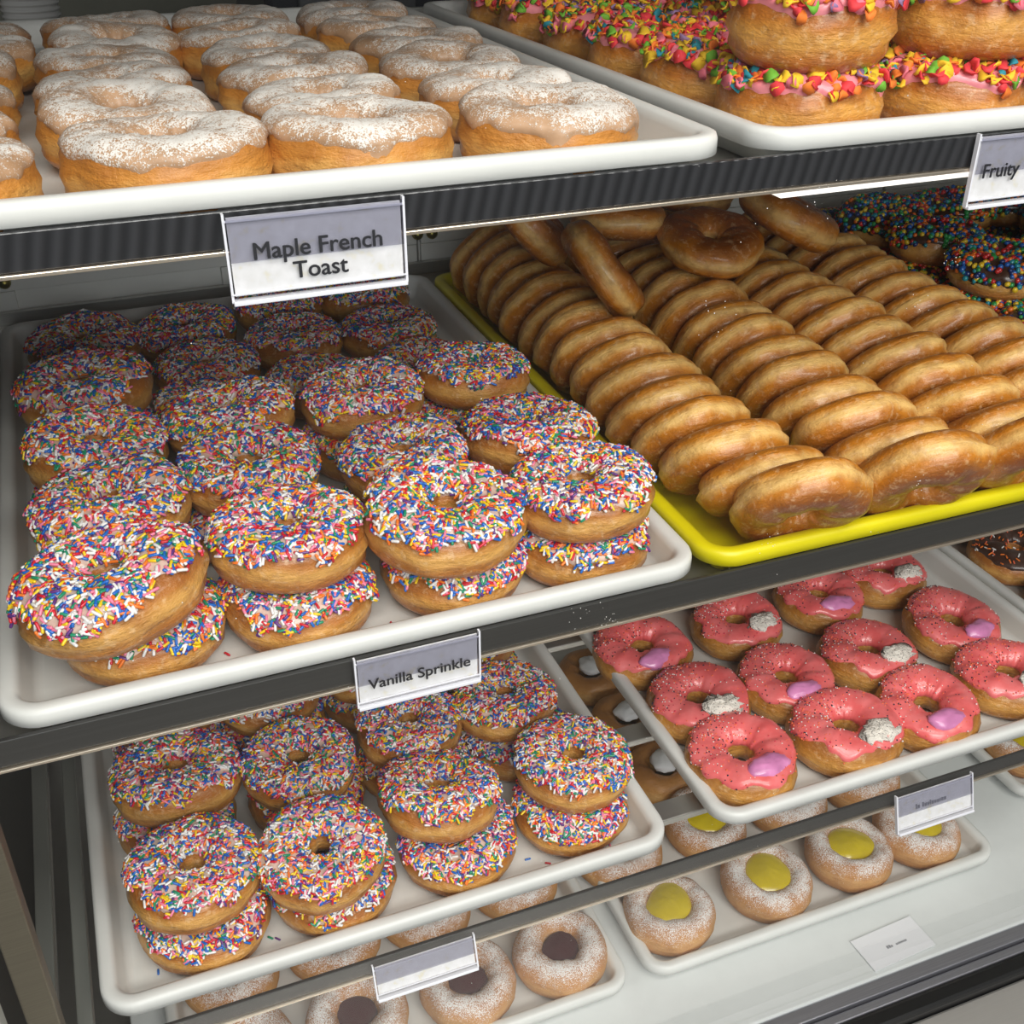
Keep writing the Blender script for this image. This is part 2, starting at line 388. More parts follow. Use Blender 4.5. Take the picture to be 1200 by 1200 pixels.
def blob(seed, lx, ly, lz, m, rough=.15, fr=3):
    v, f = ball(1, 20, 14)
    o = Vector((seed * 2.3, 1, 4)); out = []
    for p in v:
        k = 1 + rough * noise.noise(p * fr + o) + rough * .5 * noise.noise(p * fr * 2.5 + o)
        out.append((p.x * lx * k, p.y * ly * k + .0012 * math.sin(p.x * 6 + seed), p.z * lz * k))
    return mesh('cream_dollop', out, f, m)
def pink_variant(i):
    g = Ring(400 + i, .0315, .0190, H1, wob=.05); rn = random.Random(700 + i); lo, am = .50, .42
    def filt(a, v, r):
        return r.random() < (.15 + .85 * max(0, math.cos(a - 2.3)))
    pts = g.scatter(430, rn, lo, am, i + 80, pad=.05, filt=filt)
    return dict(dough=g.body(M['dough_pink']), icing=g.icing(M['pink'], lo, am, i + 80, hi=2.95, th=.0022),
                sugar_beads=pieces('sugar_beads', pts, rn, NON_M, [.4, .25, .2, .15], ball(.00078, 5, 3), place_any(.0004)))
def choc_variant(i):
    g = Ring(450 + i, wob=.05); rn = random.Random(750 + i)
    pts = g.scatter(120, rn, .45, .3, i + 90)
    return dict(dough=g.body(M['dough']), icing=g.icing(M['choc'], .45, .3, i + 90),
                sprinkles=pieces('sprinkles', pts, rn, [NON_M[0], FLK_M[1], SPR_M[0]], [.5, .3, .2], rod(.005, .0008), place_rod))
def disc_mesh(name, rad, z, dome, m, seed, ell=1.0):
    rn = random.Random(seed); n, k = 36, 8; v = [(0, 0, z + dome)]; ph = [rn.uniform(0, 6.28) for _ in range(3)]
    for j in range(1, k + 1):
        q = j / k
        for i in range(n):
            a = 6.2832 * i / n; r_ = rad * q * (1 + .07 * math.sin(2 * a + ph[0]) + .05 * math.sin(3 * a + ph[1]))
            zz = z + dome * (1 - q * q) + .0006 * noise.noise(Vector((r_ * math.cos(a) * 200, r_ * math.sin(a) * 200, seed)))
            if j == k: zz -= .004
            v.append((r_ * math.cos(a) * ell, r_ * math.sin(a) / ell, zz))
    f = [(0, 1 + i, 1 + (i + 1) % n) for i in range(n)]
    for j in range(k - 1): f += [(1 + j * n + i, 1 + (j + 1) * n + i, 1 + (j + 1) * n + (i + 1) % n, 1 + j * n + (i + 1) % n) for i in range(n)]
    return mesh(name, v, f, m)
def lemon_variant(i):
    g = Ring(800 + i, .0368, .0155, .044, wob=.07, flat=.95, crease=.0004)
    return dict(dough=g.body(M['dough_sugar']), lemon_filling=disc_mesh('lemon_filling', .0300, .0372, .0080, M['lemon'], i, 1.06))
def jelly_variant(i):
    g = Ring(840 + i, .0358, .0166, .044, wob=.05, flat=.98, crease=.0003)
    return dict(dough=g.body(M['dough_sugar']), jelly_filling=disc_mesh('jelly_filling', .0225, .0300, .0050, M['jelly'], i, 1.0))
def whip_variant(i):
    g = Ring(870 + i, .0335, .0175, .044, wob=.05, flat=.95, crease=.0004)
    b = blob(i + 3, .019, .018, .010, M['whip'], .2, 2)
    b.transform(Matrix.Translation((0, 0, .044))); b.name = 'whipped_cream'
    return dict(dough=g.body(M['dough_bare']), whipped_cream=b)
def glazed_variant(i):
    g = Ring(900 + i, .0295, .0195, .0335, wob=.11, flat=.80, crease=.0026)
    return g.body(M['glazed'], 60, 34)

V = dict(sprinkle=variants(6, sprinkle_variant), maple=variants(5, maple_variant), fruity=variants(4, fruity_variant), candy=variants(3, candy_variant),
         pink=variants(5, pink_variant), choc=variants(2, choc_variant), lemon=variants(4, lemon_variant), jelly=variants(3, jelly_variant), whip=variants(3, whip_variant))
V_glazed = variants(7, glazed_variant)
STUFF = {'sprinkles', 'cereal_flakes', 'candy_pieces', 'sugar_beads'}
NAME = dict(sprinkle='sprinkle_doughnut', maple='maple_doughnut', fruity='cereal_doughnut', candy='candy_doughnut', pink='pink_doughnut', choc='chocolate_doughnut', lemon='lemon_doughnut', jelly='jelly_doughnut', whip='cream_doughnut')
rnd = random.Random(11)
def doughnut(kind, i, loc, label, group, rz=None, tilt=(0, 0), scale=1):
    vs_ = V[kind][i % len(V[kind])]
    r = empty(NAME[kind], loc, (R(tilt[0]), R(tilt[1]), rnd.uniform(0, 6.28) if rz is None else R(rz)))
    r.scale = (scale,) * 3
    tag(r, label, 'doughnut', group)
    for part, me in vs_.items(): link(part, me, r, kind='stuff' if part in STUFF else None)
    return r
ORD = ['first', 'second', 'third', 'fourth', 'fifth', 'sixth', 'seventh', 'eighth', 'ninth', 'tenth', 'eleventh', 'twelfth', 'thirteenth', 'fourteenth', 'fifteenth']

# ------------------------------------------------------------ the room
S1, S2, S3, S4 = 1.388, 1.105, .824, .525       # surfaces the trays stand on
XL, XR = -.175, 1.75
boxes('floor', [(-3, 4, -3, 3.6, -.02, 0)], M['floor'], kind='structure')
boxes('wall_back', [(-3, 4, 3.4, 3.5, 0, 2.9)], M['wall'], kind='structure')
boxes('ceiling', [(-3, 4, .9, 3.5, 2.8, 2.85)], M['ceiling'], kind='structure')

# display case body
case = empty('display_case', (0, 0, 0)); tag(case, 'long bakery display case with steel frame and clear glass front', 'display case')
boxes('deck', [(-.104, XR, .569, 1.28, .495, S4 - .0005, .002)], M['deck'], case)
boxes('dark_gap_strip', [(XL, -.105, .569, 1.28, .40, .46)], M['void'], case)  # near-black strip, shade painted in for the gap beside the deck
boxes('base_cabinet', [(XL, XR, .60, 1.30, .02, .494)], M['steel'], case)
boxes('sill_channel', [(XL, XR, .553, .5685, .49, .522, .001), (XL, XR, .541, .551, .49, .519, .0015), (XL, XR, .5512, .5528, .49, .512)], M['aluminium'], case)
boxes('gasket', [(XL, XR, .521, .5405, .49, .520, .004)], M['rubber'], case)
boxes('front_ledge', [(XL, XR, .30, .5205, .485, .508, .003), (XL, XR, .30, .315, .02, .4849)], M['counter_steel'], case)
boxes('left_end_panel', [(XL - .02, XL - .001, .50, 1.30, .5, 1.698)], M['void'], case)
boxes('left_post', [(-.129, -.110, .535, .550, .523, 1.698, .001)], metal_mat('post_steel', (.17, .15, .11), .4, .7), case)
boxes('left_glass_trim', [(-.168, -.142, .530, .546, .523, 1.698, .001)], mat('pale_trim', (.72, .72, .66), .3), case)
boxes('right_end_panel', [(XR + .001, XR + .02, .50, 1.30, .5, 1.698)], M['steel'], case)
boxes('shading_canopy', [(XL, XR, .50, 1.30, 1.70, 1.735, .003)], M['steel'], case)  # unseen top, set low to keep light off the top tray's back
# rear doors under the top shelf
for k, (x0, x1) in enumerate(((XL, .375), (.378, 1.055), (1.058, XR))):
    d = empty('door_%d' % (k + 1), ((x0 + x1) / 2, 1.285, .53)); d['kind'] = 'structure'
    cx = (x0 + x1) / 2
    def lb(n, L, mm): return boxes(n, [(a - cx, b - cx, c - 1.285, e - 1.285, f_ - .53, g_ - .53) + tuple(r_) for a, b, c, e, f_, g_, *r_ in L], mm, d)
    ins = .075 if k == 0 else .10
    lb('door_panel', [(x0, x1, 1.283, 1.292, .53, 1.372)], M['door'])
    fr = []
    for z0, z1 in ((.53, .60), (1.137, 1.372)): fr.append((x0 + .001, x1 - .001, 1.276, 1.2828, z0, z1, .0012))
    for a, b in ((x0 + .001, x0 + ins + .02), (x1 - ins - .16, x1 - .001)): fr.append((a, b, 1.276, 1.2828, .6005, 1.1365, .0012))
    lb('door_frame', fr, M['door'])
for x, z in ((-.088, 1.149), (.374, 1.151), (.392, 1.150)):
    v, f = ball(.007, 14, 8)
    o = link('door_catch', mesh('door_catch', v, f, M['brass']), None, (x, 1.271, z))
    tag(o, 'small round brass catch on the rear door, ' + {-.088: 'at the far left', .374: 'just right of the maple tag', .392: 'beside the yellow tray'}[x], 'door catch', 'brass door catches')

# curved front glass
SPECKS = [(.480, 1.337, 14, .004), (.461, 1.312, 8, .005), (.269, 1.125, 14, .005), (.244, 1.139, 12, .006), (.379, 1.160, 10, .003), (.495, 1.180, 10, .003), (.320, 1.325, 12, .006), (.380, 1.386, 10, .006), (.40, 1.28, 30, .10), (.15, 1.22, 30, .12), (.05, 1.05, 25, .10), (.45, 1.05, 20, .10)]
prof = [(.503, 1.699), (.507, 1.4), (.512, 1.15), (.516, .95), (.523, .8), (.535, .68), (.550, .59), (.5635, .527)]
v = []; 
for y, z in prof: v += [(-.150, y, z), (XR, y, z)]
for y, z in prof: v += [(-.150, y - .005, z), (XR, y - .005, z)]
n = len(prof); f = [(2 * i, 2 * i + 1, 2 * i + 3, 2 * i + 2) for i in range(n - 1)]
o = link('front_glass', mesh('front_glass', v[:2 * n], f, M['glass']), case)

# sugar specks stuck on the inside of the glass
rs = random.Random(8); sv, sf = ball(.00028, 5, 4); V3 = []; F3 = []
def gy(z):
    for (ya, za), (yb, zb) in zip(prof, prof[1:]):
        if zb <= z <= za: return ya + (yb - ya) * (za - z) / (za - zb)
    return prof[0][0]
for cx_, cz_, n_, sp in SPECKS:
    for _ in range(n_):
        x_ = cx_ + rs.gauss(0, sp); z_ = cz_ + rs.gauss(0, sp * 1.3); q_ = rs.uniform(.5, 1.4); n0 = len(V3)
        V3 += [(x_ + a.x * q_, gy(z_) + .0004 + a.y * q_, z_ + a.z * q_) for a in sv]; F3 += [tuple(n0 + k_ for k_ in f_) for f_ in sf]
o = link('sugar_specks', mesh('sugar_specks', V3, F3, mat('sugar', (.85, .83, .8), .6)), case); o['kind'] = 'stuff'

# shelves
def shelf(name, S, railz, ribbed, label, open_bars=None):
    s = empty(name, (0, 0, S)); tag(s, label, 'shelf')
    def B(n, L, mm): return boxes(n, [(a, b, c, d, e - S, g - S) + tuple(r_) for a, b, c, d, e, g, *r_ in L], mm, s)
    z0, z1 = railz
    B('front_rail', [(XL, XR, .5445, .5478, z0 + .0015, z1, .0006)], M['ribbed'] if ribbed else M['rail_grey'])
    B('rail_lip', [(XL, XR, .5425, .5505, z0 - .0010, z0 + .0012, .0005)], M['brass_lip'])
    if open_bars:
        B('side_arm', [(-.1095, -.0985, .556, 1.25, S - .012, S - .001, .001)], M['grey_paint'])
        B('side_arm', [(.800 + .1, .818 + .1, .556, 1.25, S - .020, S - .001, .001)], M['steel'])
        for y in open_bars: B('cross_bar', [(-.085, XR, y, y + .022, S - .008, S - .001, .001)], M['steel'])
    else:
        B('shelf_plate', [(XL + .002, XR, .5482, 1.262, S - .006, S - .0008)], M['steel'])
    B('rear_rail', [(XL, XR, 1.2625, 1.270, z0, z1)], M['steel'])
    return s
shelf('display_shelf', S1, (1.3805, 1.4005), True, 'topmost shelf of the case with a black ribbed front rail')
shelf('display_shelf', S2, (1.0975, 1.1180), False, 'middle shelf of the case with dark rail above the pink doughnuts')
shelf('display_shelf', S3, (.8205, .8360), False, 'lowest raised shelf of the case, open frame over the jelly doughnuts', (.60, .70, .86, 1.10))
o = boxes('shelf_lamp', [(.385, XR, .5545, .566, S1 - .0155, S1 - .0065, .001)], M['led'])
tag(o, 'slim white light strip under the front of the top shelf', 'lamp')
o = boxes('support_rail', [(-.140, -.127, .56, 1.24, .790, .800, .001)], M['grey_paint'])
tag(o, 'grey steel slide rail running back inside the left end', 'rail')

# ------------------------------------------------------------ trays
def tray(loc, w_, l_, m, label, rc=.026):
    PR = [(.017, .0), (.0125, .0125), (.0025, .0125), (.0, .0135), (.0, .0215), (.0010, .0240), (.0035, .0250), (.0085, .0249), (.0112, .0234), (.0130, .0195), (.0165, .0065), (.0185, .0034), (.0225, .0022)]
    v = []; K = 9
    for ins, z in PR:
        r_ = max(rc - ins, .005)
        for cx, cy, a0 in ((w_ / 2 - ins - r_, l_ - ins - r_, 0), (-w_ / 2 + ins + r_, l_ - ins - r_, 90), (-w_ / 2 + ins + r_, ins + r_, 180), (w_ / 2 - ins - r_, ins + r_, 270)):
            for k in range(K):
                a = R(a0 + 90 * k / (K - 1)); v.append((cx + r_ * math.cos(a), cy + r_ * math.sin(a), z))
    n = 4 * K; f = []
    for j in range(len(PR) - 1): f += [(j * n + i, j * n + (i + 1) % n, (j + 1) * n + (i + 1) % n, (j + 1) * n + i) for i in range(n)]
    f.append(tuple(reversed(range(n)))); f.append(tuple((len(PR) - 1) * n + i for i in range(n)))
    me = mesh('tray', v, f, m); me.polygons[-1].use_smooth = False; me.polygons[-2].use_smooth = False
    o = link('bakery_tray', me, None, loc); return tag(o, label, 'tray')
W = .453
F0 = .0022
tray((.120, .548, S1), W, .660, M['white_tray'], 'white tray of powdered maple doughnuts on the top shelf')
tray((.592, .548, S1), W, .660, M['white_tray'], 'white tray of cereal topped doughnuts on the top shelf')
tray((.130, .548, S2), W, .650, M['white_tray'], 'white tray of sprinkle doughnuts above the Vanilla Sprinkle tag')
tray((.587, .548, S2), W, .640, M['yellow_tray'], 'bright yellow tray filled with glazed doughnuts standing on edge')
tray((1.046, .560, S2), W, .660, M['white_tray'], 'tray under the candy topped chocolate doughnuts right of the yellow tray')
tray((.137, .560, S3), W, .650, M['white_tray'], 'white tray of sprinkle doughnuts on the shelf below the Vanilla Sprinkle tag')
tray((.634, .560, S3), W, .650, M['white_tray'], 'white tray of pink iced doughnuts')
tray((1.094, .560, S3), W, .650, M['white_tray'], 'white tray of chocolate doughnuts right of the pink doughnuts')
tray((.158, .641, S4), W, .600, M['white_tray'], 'white tray of red jelly doughnuts on the case floor')
tray((.632, .641, S4), W, .600, M['white_tray'], 'white tray of lemon doughnuts on the case floor')
tray((1.176, .700, S4), W, .540, M['white_tray'], 'white tray corner at the right edge on the case floor')

# ------------------------------------------------------------ doughnuts on the trays
# maple, top shelf
g = 'maple doughnuts on the top shelf'
mx = [-.058, .048, .150, .262]; my = [.597, .698, .788, .885, .985, .1]
for c in range(4):
    for r_ in range(6):
        y = (.612, .705, .795, .885, .980, 1.075)[r_] - (.012 if c == 0 else 0); x = mx[c] + rnd.uniform(-.004, .004) - (.012 if c == 1 and r_ in (1, 2, 3) else 0)
        if c == 0: x = (-.062, -.073, -.075, -.068, -.055, -.06)[r_]
        t_ = (rnd.uniform(-3, 3), rnd.uniform(-3, 3))
        doughnut('maple', c * 3 + r_ * 2 + c * r_, (x, y, S1 + F0), 'powdered maple doughnut on the top tray, %s row from the glass, %s from left' % (ORD[r_] if r_ else 'front', ORD[c]), g, tilt=t_,
                 scale=1.03 if r_ == 0 and c > 0 else (.98 + rnd.uniform(-.02, .02)))
# fruity cereal, top shelf
g = 'cereal topped doughnuts'
for c, x in enumerate((.432, .545, .652, .752)):
    for r_, y in enumerate((.616, .718, .808, .900, 1.00, 1.10)):
        for lv in range(2 if (r_ == 0 or (c > 0 and r_ < 3) or (r_ > 3 and c > 0)) else 1):
            doughnut('fruity', c + r_ * 2 + lv, (x + rnd.uniform(-.004, .004) + (.004 if lv else 0), y + rnd.uniform(-.004, .004) , S1 + F0 + lv * .0455),
                     'colourful cereal topped doughnut, %s row from the glass, %s from left, %s' % (ORD[r_] if r_ else 'front', ORD[c], ('top of its stack' if lv else 'on the tray')), g, tilt=(rnd.uniform(-3, 3), rnd.uniform(-3, 3)))
# upper sprinkle tray
g = 'sprinkle doughnuts on the upper sprinkle tray'
UP = [  # rows of (x, y, lower dx, dy or None, scale, tilt)
    [(-.019, .598, .009, .018, 1.09, (9, -5)), (.087, .622, .001, -.008, 1.0, (3, 0)), (.187, .607, .008, .006, 1.07, (4, 2)), (.290, .609, -.002, .003, .99, (2, 3))],
    [(-.015, .697, 0, .005, 1.02, (4, -3)), (.080, .722, 0, 0, .97, (6, 2)), (.189, .700, .004, .002, .94, (3, -2)), (.286, .700, -.004, 0, .99, (3, 4))],
    [(-.020, .790, 0, 0, 1.03, (3, 0)), (.082, .806, .005, 0, .98, (8, 0)), (.187, .812, 0, 0, .96, (3, 0)), (.284, .820, 0, .004, .94, (5, 3))],
    [(-.021, .905, 0, 0, 1.03, (5, 2)), (.075, .910, None, None, .98, (-4, 0)), (.175, .925, None, None, .98, (3, 6)), (.272, .925, None, None, .95, (3, 0))],
    [(-.018, 1.100, None, None, 1.03, (3, 0)), (.080, 1.100, None, None, .97, (0, 4)), (.176, 1.040, None, None, .95, (3, 0)), (.268, 1.030, None, None, .95, (0, 0))],
    [(-.025, 1.0, None, None, .98, (0, 0)), (.085, 1.0, None, None, .96, (0, 0)), (.180, 1.145, None, None, .93, (0, 0)), (.272, 1.140, None, None, .95, (0, 0))]]
COLN = ['leftmost column', 'second column from left', 'third column from left', 'rightmost column']
def colname(c, n): return 'leftmost column' if c == 0 else 'rightmost column' if c == n - 1 else ORD[c] + ' column'
k = 0
ROWN = ['front row', 'second row', 'third row', 'fourth row', 'back row', 'fifth row']
for r_, row in enumerate(UP):
    for c, (x, y, dx, dy, sc, tl) in enumerate(row):
        k += 1; two = dx is not None; rn_ = ROWN[r_]
        if two: doughnut('sprinkle', k + 3, (x + dx, y + dy, S2 + F0), 'rainbow sprinkle doughnut, upper sprinkle tray, %s, %s, underneath another' % (rn_, colname(c, 4)), g)
        doughnut('sprinkle', k, (x, y, S2 + F0 + (.0375 + .05 * math.sin(R(max(abs(tl[0]), abs(tl[1])))) * .55 if two else .002)), 'rainbow sprinkle doughnut, upper sprinkle tray, %s, %s%s' % (rn_, colname(c, 4), ', top of its pair' if two else ', single'), g, tilt=tl, scale=sc)
# lower sprinkle tray
g = 'sprinkle doughnuts on the lower sprinkle tray'
LO = [[(-.012, .628, .002, -.004, 1.0, (5, -3)), (.084, .616, .006, .006, .96, (5, 3)), (.184, .638, .012, -.014, .97, (7, -4)), (.302, .637, -.004, -.010, .97, (2, 2))],
      [(-.011, .736, -.006, -.004, 1.02, (6, 2)), (.088, .719, .004, .004, .93, (5, 0)), (.187, .728, .002, 0, .93, (4, 0)), (.277, .730, .008, -.006, .93, (5, 0))],
      [(-.012, .835, 0, 0, .97, (2, 0)), (.078, .818, 0, .004, .93, (3, 0)), (.176, .830, .004, 0, .93, (2, 0)), (.276, .832, 0, 0, .93, (4, 0))]]
for r_, row in enumerate(LO):
    for c, (x, y, dx, dy, sc, tl) in enumerate(row):
        k += 1; rn_ = ['front row', 'second row', 'back row'][r_]
        doughnut('sprinkle', k + 2, (x + dx, y + dy, S3 + F0), 'rainbow sprinkle doughnut, lower sprinkle tray, %s, %s, underneath another' % (rn_, colname(c, 4)), g, scale=.98)
        doughnut('sprinkle', k, (x, y, S3 + F0 + .0370 + .027 * math.sin(R(abs(tl[0])))), 'rainbow sprinkle doughnut, lower sprinkle tray, %s, %s, top of its pair' % (rn_, colname(c, 4)), g, tilt=tl, scale=sc)
# pink
g = 'pink iced doughnuts'
PK = [[(.463, .622, 'm', 1.0), (.571, .618, 'c', 1.02), (.663, .618, 'm', .97), (.767, .626, 'c', 1.0)],
      [(.465, .703, 'c', .97), (.560, .700, 'm', .95), (.660, .706, 'c', .97), (.773, .716, 'm', 1.0)],
      [(.452, .796, 'm', .96), (.565, .799, 'c', .94), (.672, .806, 'm', .96), (.764, .818, 'c', .95)],
      [(.455, .897, 'c', .95), (.560, .900, 'm', .95), (.668, .905, 'c', .95), (.765, .915, 'm', .95)]]
for r_, row in enumerate(PK):
    for c, (x, y, kind, sc) in enumerate(row):
        k += 1
        nm = 'mauve' if kind == 'm' else 'speckled white'
        o = doughnut('pink', k, (x, y, S3 + F0), 'pink iced doughnut with %s dollop, %s, %s' % (nm, ['front row', 'second row', 'third row', 'back row'][r_], colname(c, 4)), g, rz=rnd.uniform(-14, 14), scale=sc, tilt=(rnd.uniform(0, 4), rnd.uniform(-2, 2)))
        b = blob(k, .0235, .0115, .0070, M['mauve'], .14) if kind == 'm' else blob(k, .0215, .0125, .0065, M['cream'], .5, 5)
        d = link('cream_dollop', b, o, (.005, -.0315, .0360) if kind == 'm' else (.013, -.027, .0370)); d.rotation_euler = (R(12), R(8), R(rnd.uniform(0, 18)))
        d['label'] = 'mauve cream dollop' if kind == 'm' else 'white cream dollop with dark crumbs'
# chocolate tray, lower right
g = 'chocolate doughnuts at the right edge'
for r_, y in enumerate((.70, .80, .90)):
    for c, x in enumerate((.935, 1.04)):
        k += 1; doughnut('choc', k, (x, y, S3 + F0), 'chocolate iced doughnut right of the pink ones, %s row, %s' % (['front', 'middle', 'back'][r_], 'left one' if c == 0 else 'right one'), g)
# candy
g = 'candy topped chocolate doughnuts'
for r_, y in enumerate((.80, .89, .985, 1.075, 1.165)):
    for c, x in enumerate((.893, .990, 1.085, 1.180)):
        if x > .82 + (y - .4) * .9: continue
        for lv in range(2 if (c + r_) % 3 != 0 or r_ > 2 else 1):
            if y > 1.15 and lv: continue
            k += 1; doughnut('candy', k, (x + rnd.uniform(-.006, .006), y - .006, S2 + F0 + lv * .040), 'dark doughnut with coloured candy pieces, %s row from the glass, %s column, %s' % (ORD[r_], ORD[c], 'upper one' if lv else 'lower one'), g, tilt=(rnd.uniform(0, 7), rnd.uniform(-5, 5)))
# lemon and jelly on the floor of the case
g = 'lemon filled sugar doughnuts'
LE = [[(.459, .705), (.582, .705), (.692, .705), (.787, .705)], [(.446, .802), (.560, .806), (.670, .804), (.780, .802)], [(.450, .895), (.556, .898), (.665, .893), (.775, .895)], [(.450, 1.0), (.553, 1.0), (.66, 1.0), (.77, 1.0)], [(.45, 1.10), (.55, 1.105), (.66, 1.1), (.77, 1.1)]]
for r_, row in enumerate(LE):
    for c, (x, y) in enumerate(row):
        k += 1; wh = r_ > 1; doughnut('whip' if wh else 'lemon', k, (x, y, S4 + F0), ('doughnut with white cream, lemon tray, %s, %s' if wh else 'sugared doughnut with yellow lemon filling, %s, %s') % (['front row', 'second row', 'third row', 'fourth row', 'back row'][r_], colname(c, 4)), g, scale=.96, tilt=(rnd.uniform(0, 5), rnd.uniform(-2, 2)))
g = 'jelly filled sugar doughnuts'
JE = [[(.000, .705), (.110, .705), (.225, .702), (.328, .702)], [(.000, .803), (.107, .803), (.212, .806), (.316, .808)], [(0, .90), (.11, .90), (.215, .905), (.32, .908)]]
for r_, row in enumerate(JE):
    for c, (x, y) in enumerate(row):
        k += 1; doughnut('jelly', k, (x, y, S4 + F0), 'sugared doughnut with dark red jelly, %s, %s' % (['front row', 'second row', 'back row'][r_], colname(c, 4)), g, scale=.96)
k += 1; doughnut('lemon', k, (1.015, .775, S4 + F0), 'sugared doughnut on the tray corner at the right edge', 'sugar doughnuts at the right edge')
# glazed rings on edge
g = 'glazed doughnuts standing on edge'
lean = 38
for c, x in enumerate((.435, .538, .637, .733)):
    pitch = .0405; nn = (15, 14, 15, 14)[c]
    for i in range(nn):
        y = .556 + i * pitch + rnd.uniform(-.002, .002) + (0, .0, .0, .006)[c]
        L = lean + 7 - i * (1.6 if i < 8 else 1.6) + rnd.uniform(-2.5, 2.5); L = max(L, 18)
        if i == 0: L = 38
        sc = 1.0 + rnd.uniform(-.03, .03) + (.04 if i == 0 else 0)
        zc = S2 + F0 + (.0485 * math.cos(R(L)) + .012 * math.sin(R(L))) * sc
        o = link('glazed_doughnut', V_glazed[(i * 3 + c * 2) % 7], None)
        rz = R(rnd.uniform(-5, 5) + (6 if c == 0 and i > 8 else 0) - (10 if i == 0 else 0))
        m4 = Matrix.Translation((x + rnd.uniform(-.002, .002) - (.020 * min(1, i / 3) if c == 0 else 0), y, zc)) @ Matrix.Rotation(rz, 4, 'Z') @ Matrix.Rotation(R(90 + L), 4, 'X') @ Matrix.Rotation(rnd.uniform(0, 6.28), 4, 'Z') @ Matrix.Translation((0, 0, -H1 / 2)) @ Matrix.Scale(sc, 4)
        o.matrix_world = m4
        tag(o, 'plain glazed doughnut on edge, yellow tray, %s file from left, %s from the glass' % (ORD[c], ORD[i]), 'doughnut', g)
PILE = [((.428, .872, 1.226), (.70, -.14, .52), 'leaning on edge over the first file'), ((.400, .975, 1.245), (.62, -.20, .60), 'tipped at the back left of the pile'), ((.492, .975, 1.236), (.12, .20, .95), 'lying across the pile below the shelf rail'),
        ((.556, .905, 1.228), (0, -.22, .97), 'lying flat with wet glaze on the pile'), ((.648, .915, 1.240), (.42, -.12, .86), 'large one slumped at the right of the pile'), ((.600, 1.03, 1.245), (.1, -.1, 1), 'at the very back of the pile')]
for i, (p, ax, ds) in enumerate(PILE):
    o = link('glazed_doughnut', V_glazed[i], None)
    o.matrix_world = Matrix.Translation(p) @ Vector(ax).to_track_quat('Z', 'Y').to_matrix().to_4x4() @ Matrix.Translation((0, 0, -H1 / 2)) @ Matrix.Scale(1.08 if i == 4 else 1, 4)
    tag(o, 'plain glazed doughnut ' + ds, 'doughnut', 'glazed doughnuts piled on top')

# ------------------------------------------------------------ shelf tags
def lettering(s, width, m, parent, loc, align='CENTER', rot=(90, 0, 0), bold=.017):
    cu = bpy.data.curves.new('lettering', 'FONT'); cu.body = s; cu.align_x = 'CENTER'; cu.size = 1; cu.space_line = .95; cu.extrude = .01; cu.resolution_u = 4
    tmp = bpy.data.objects.new('tmp', cu); C.objects.link(tmp)
    bpy.context.view_layer.update()
    me = bpy.data.meshes.new_from_object(tmp.evaluated_get(bpy.context.evaluated_depsgraph_get()))
    bpy.data.objects.remove(tmp)
    xs = [q.co.x for q in me.vertices]; ys = [q.co.y for q in me.vertices]
    sc = width / (max(xs) - min(xs)); cx = (max(xs) + min(xs)) / 2; cy = (max(ys) + min(ys)) / 2
    for q in me.vertices: q.co = Vector(((q.co.x - cx) * sc, (q.co.y - cy) * sc, q.co.z * sc))
    bv = [tuple(q.co) for q in me.vertices]; bf = [tuple(p.vertices) for p in me.polygons]; V2 = []; F2 = []
    for j, (dx, dy) in enumerate(((0, 0), (.018, 0), (-.018, 0), (0, .012), (0, -.012))):       # heavier strokes
        V2 += [(a + dx * sc, b + dy * sc, c + j * 2e-6) for a, b, c in bv]; F2 += [tuple(j * len(bv) + i for i in f_) for f_ in bf]
    me = mesh('lettering', V2, F2, m, smooth=False)
    o = link('lettering', me, parent, loc); o.rotation_euler = [R(a) for a in rot]; return o
def sheet(name, x0, x1, y, z0, z1, m, parent):
    return link(name, mesh(name, [(x0, y, z0), (x1, y, z0), (x1, y, z1), (x0, y, z1)], [(0, 1, 2, 3)], m, smooth=False), parent)
def shelf_tag(x0, x1, z0, z1, y, label, text=None, width=0, tz=0, tilt=0, tx=0):
    w_, h_ = x1 - x0, z1 - z0
    r_ = empty('price_tag', (x0, y, z1), (R(tilt), 0, 0)); tag(r_, label, 'tag', 'shelf tags in clear sleeves')
    boxes('card', [(.0015, w_ - .0015, -.0004, .0004, -h_ + .003, -.002)], M['card'], r_)
    sheet('sleeve', 0, w_, -.0012, -h_, 0, M['sleeve'], r_)
    boxes('sleeve_edge', [(0, w_, -.0035, .0020, -h_ - .0012, -h_ + .0012, .0005), (0, w_, -.0022, -.0014, -h_ + .0040, -h_ + .0047), (-.0006, .0006, -.0016, .0016, -h_, 0), (w_ - .0006, w_ + .0006, -.0016, .0016, -h_, 0), (0, w_, -.0020, -.0014, -.0040, -.0030)], M['sleeve_edge'], r_)
    sheet('shade_sheet', .0008, w_ - .0008, -.0022, -h_ * .54, -.001, M['card_shade'], r_)  # added grey sheet, puts the shade on the card's upper half
    if text: lettering(text, width, M['ink'], r_, (w_ / 2 + tx, -.0030, tz))
    return r_
YT = .5425
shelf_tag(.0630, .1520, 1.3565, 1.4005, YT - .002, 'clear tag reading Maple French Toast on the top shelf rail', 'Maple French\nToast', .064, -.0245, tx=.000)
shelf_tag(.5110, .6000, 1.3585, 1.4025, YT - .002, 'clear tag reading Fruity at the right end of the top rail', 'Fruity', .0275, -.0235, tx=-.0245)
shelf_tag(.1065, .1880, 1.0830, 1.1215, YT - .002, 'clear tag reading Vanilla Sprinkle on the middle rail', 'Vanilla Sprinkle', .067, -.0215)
t_ = shelf_tag(.0990, .1785, .8080, .8370, .5395, 'blank looking clear tag below the lower sprinkle tray', tilt=-18)
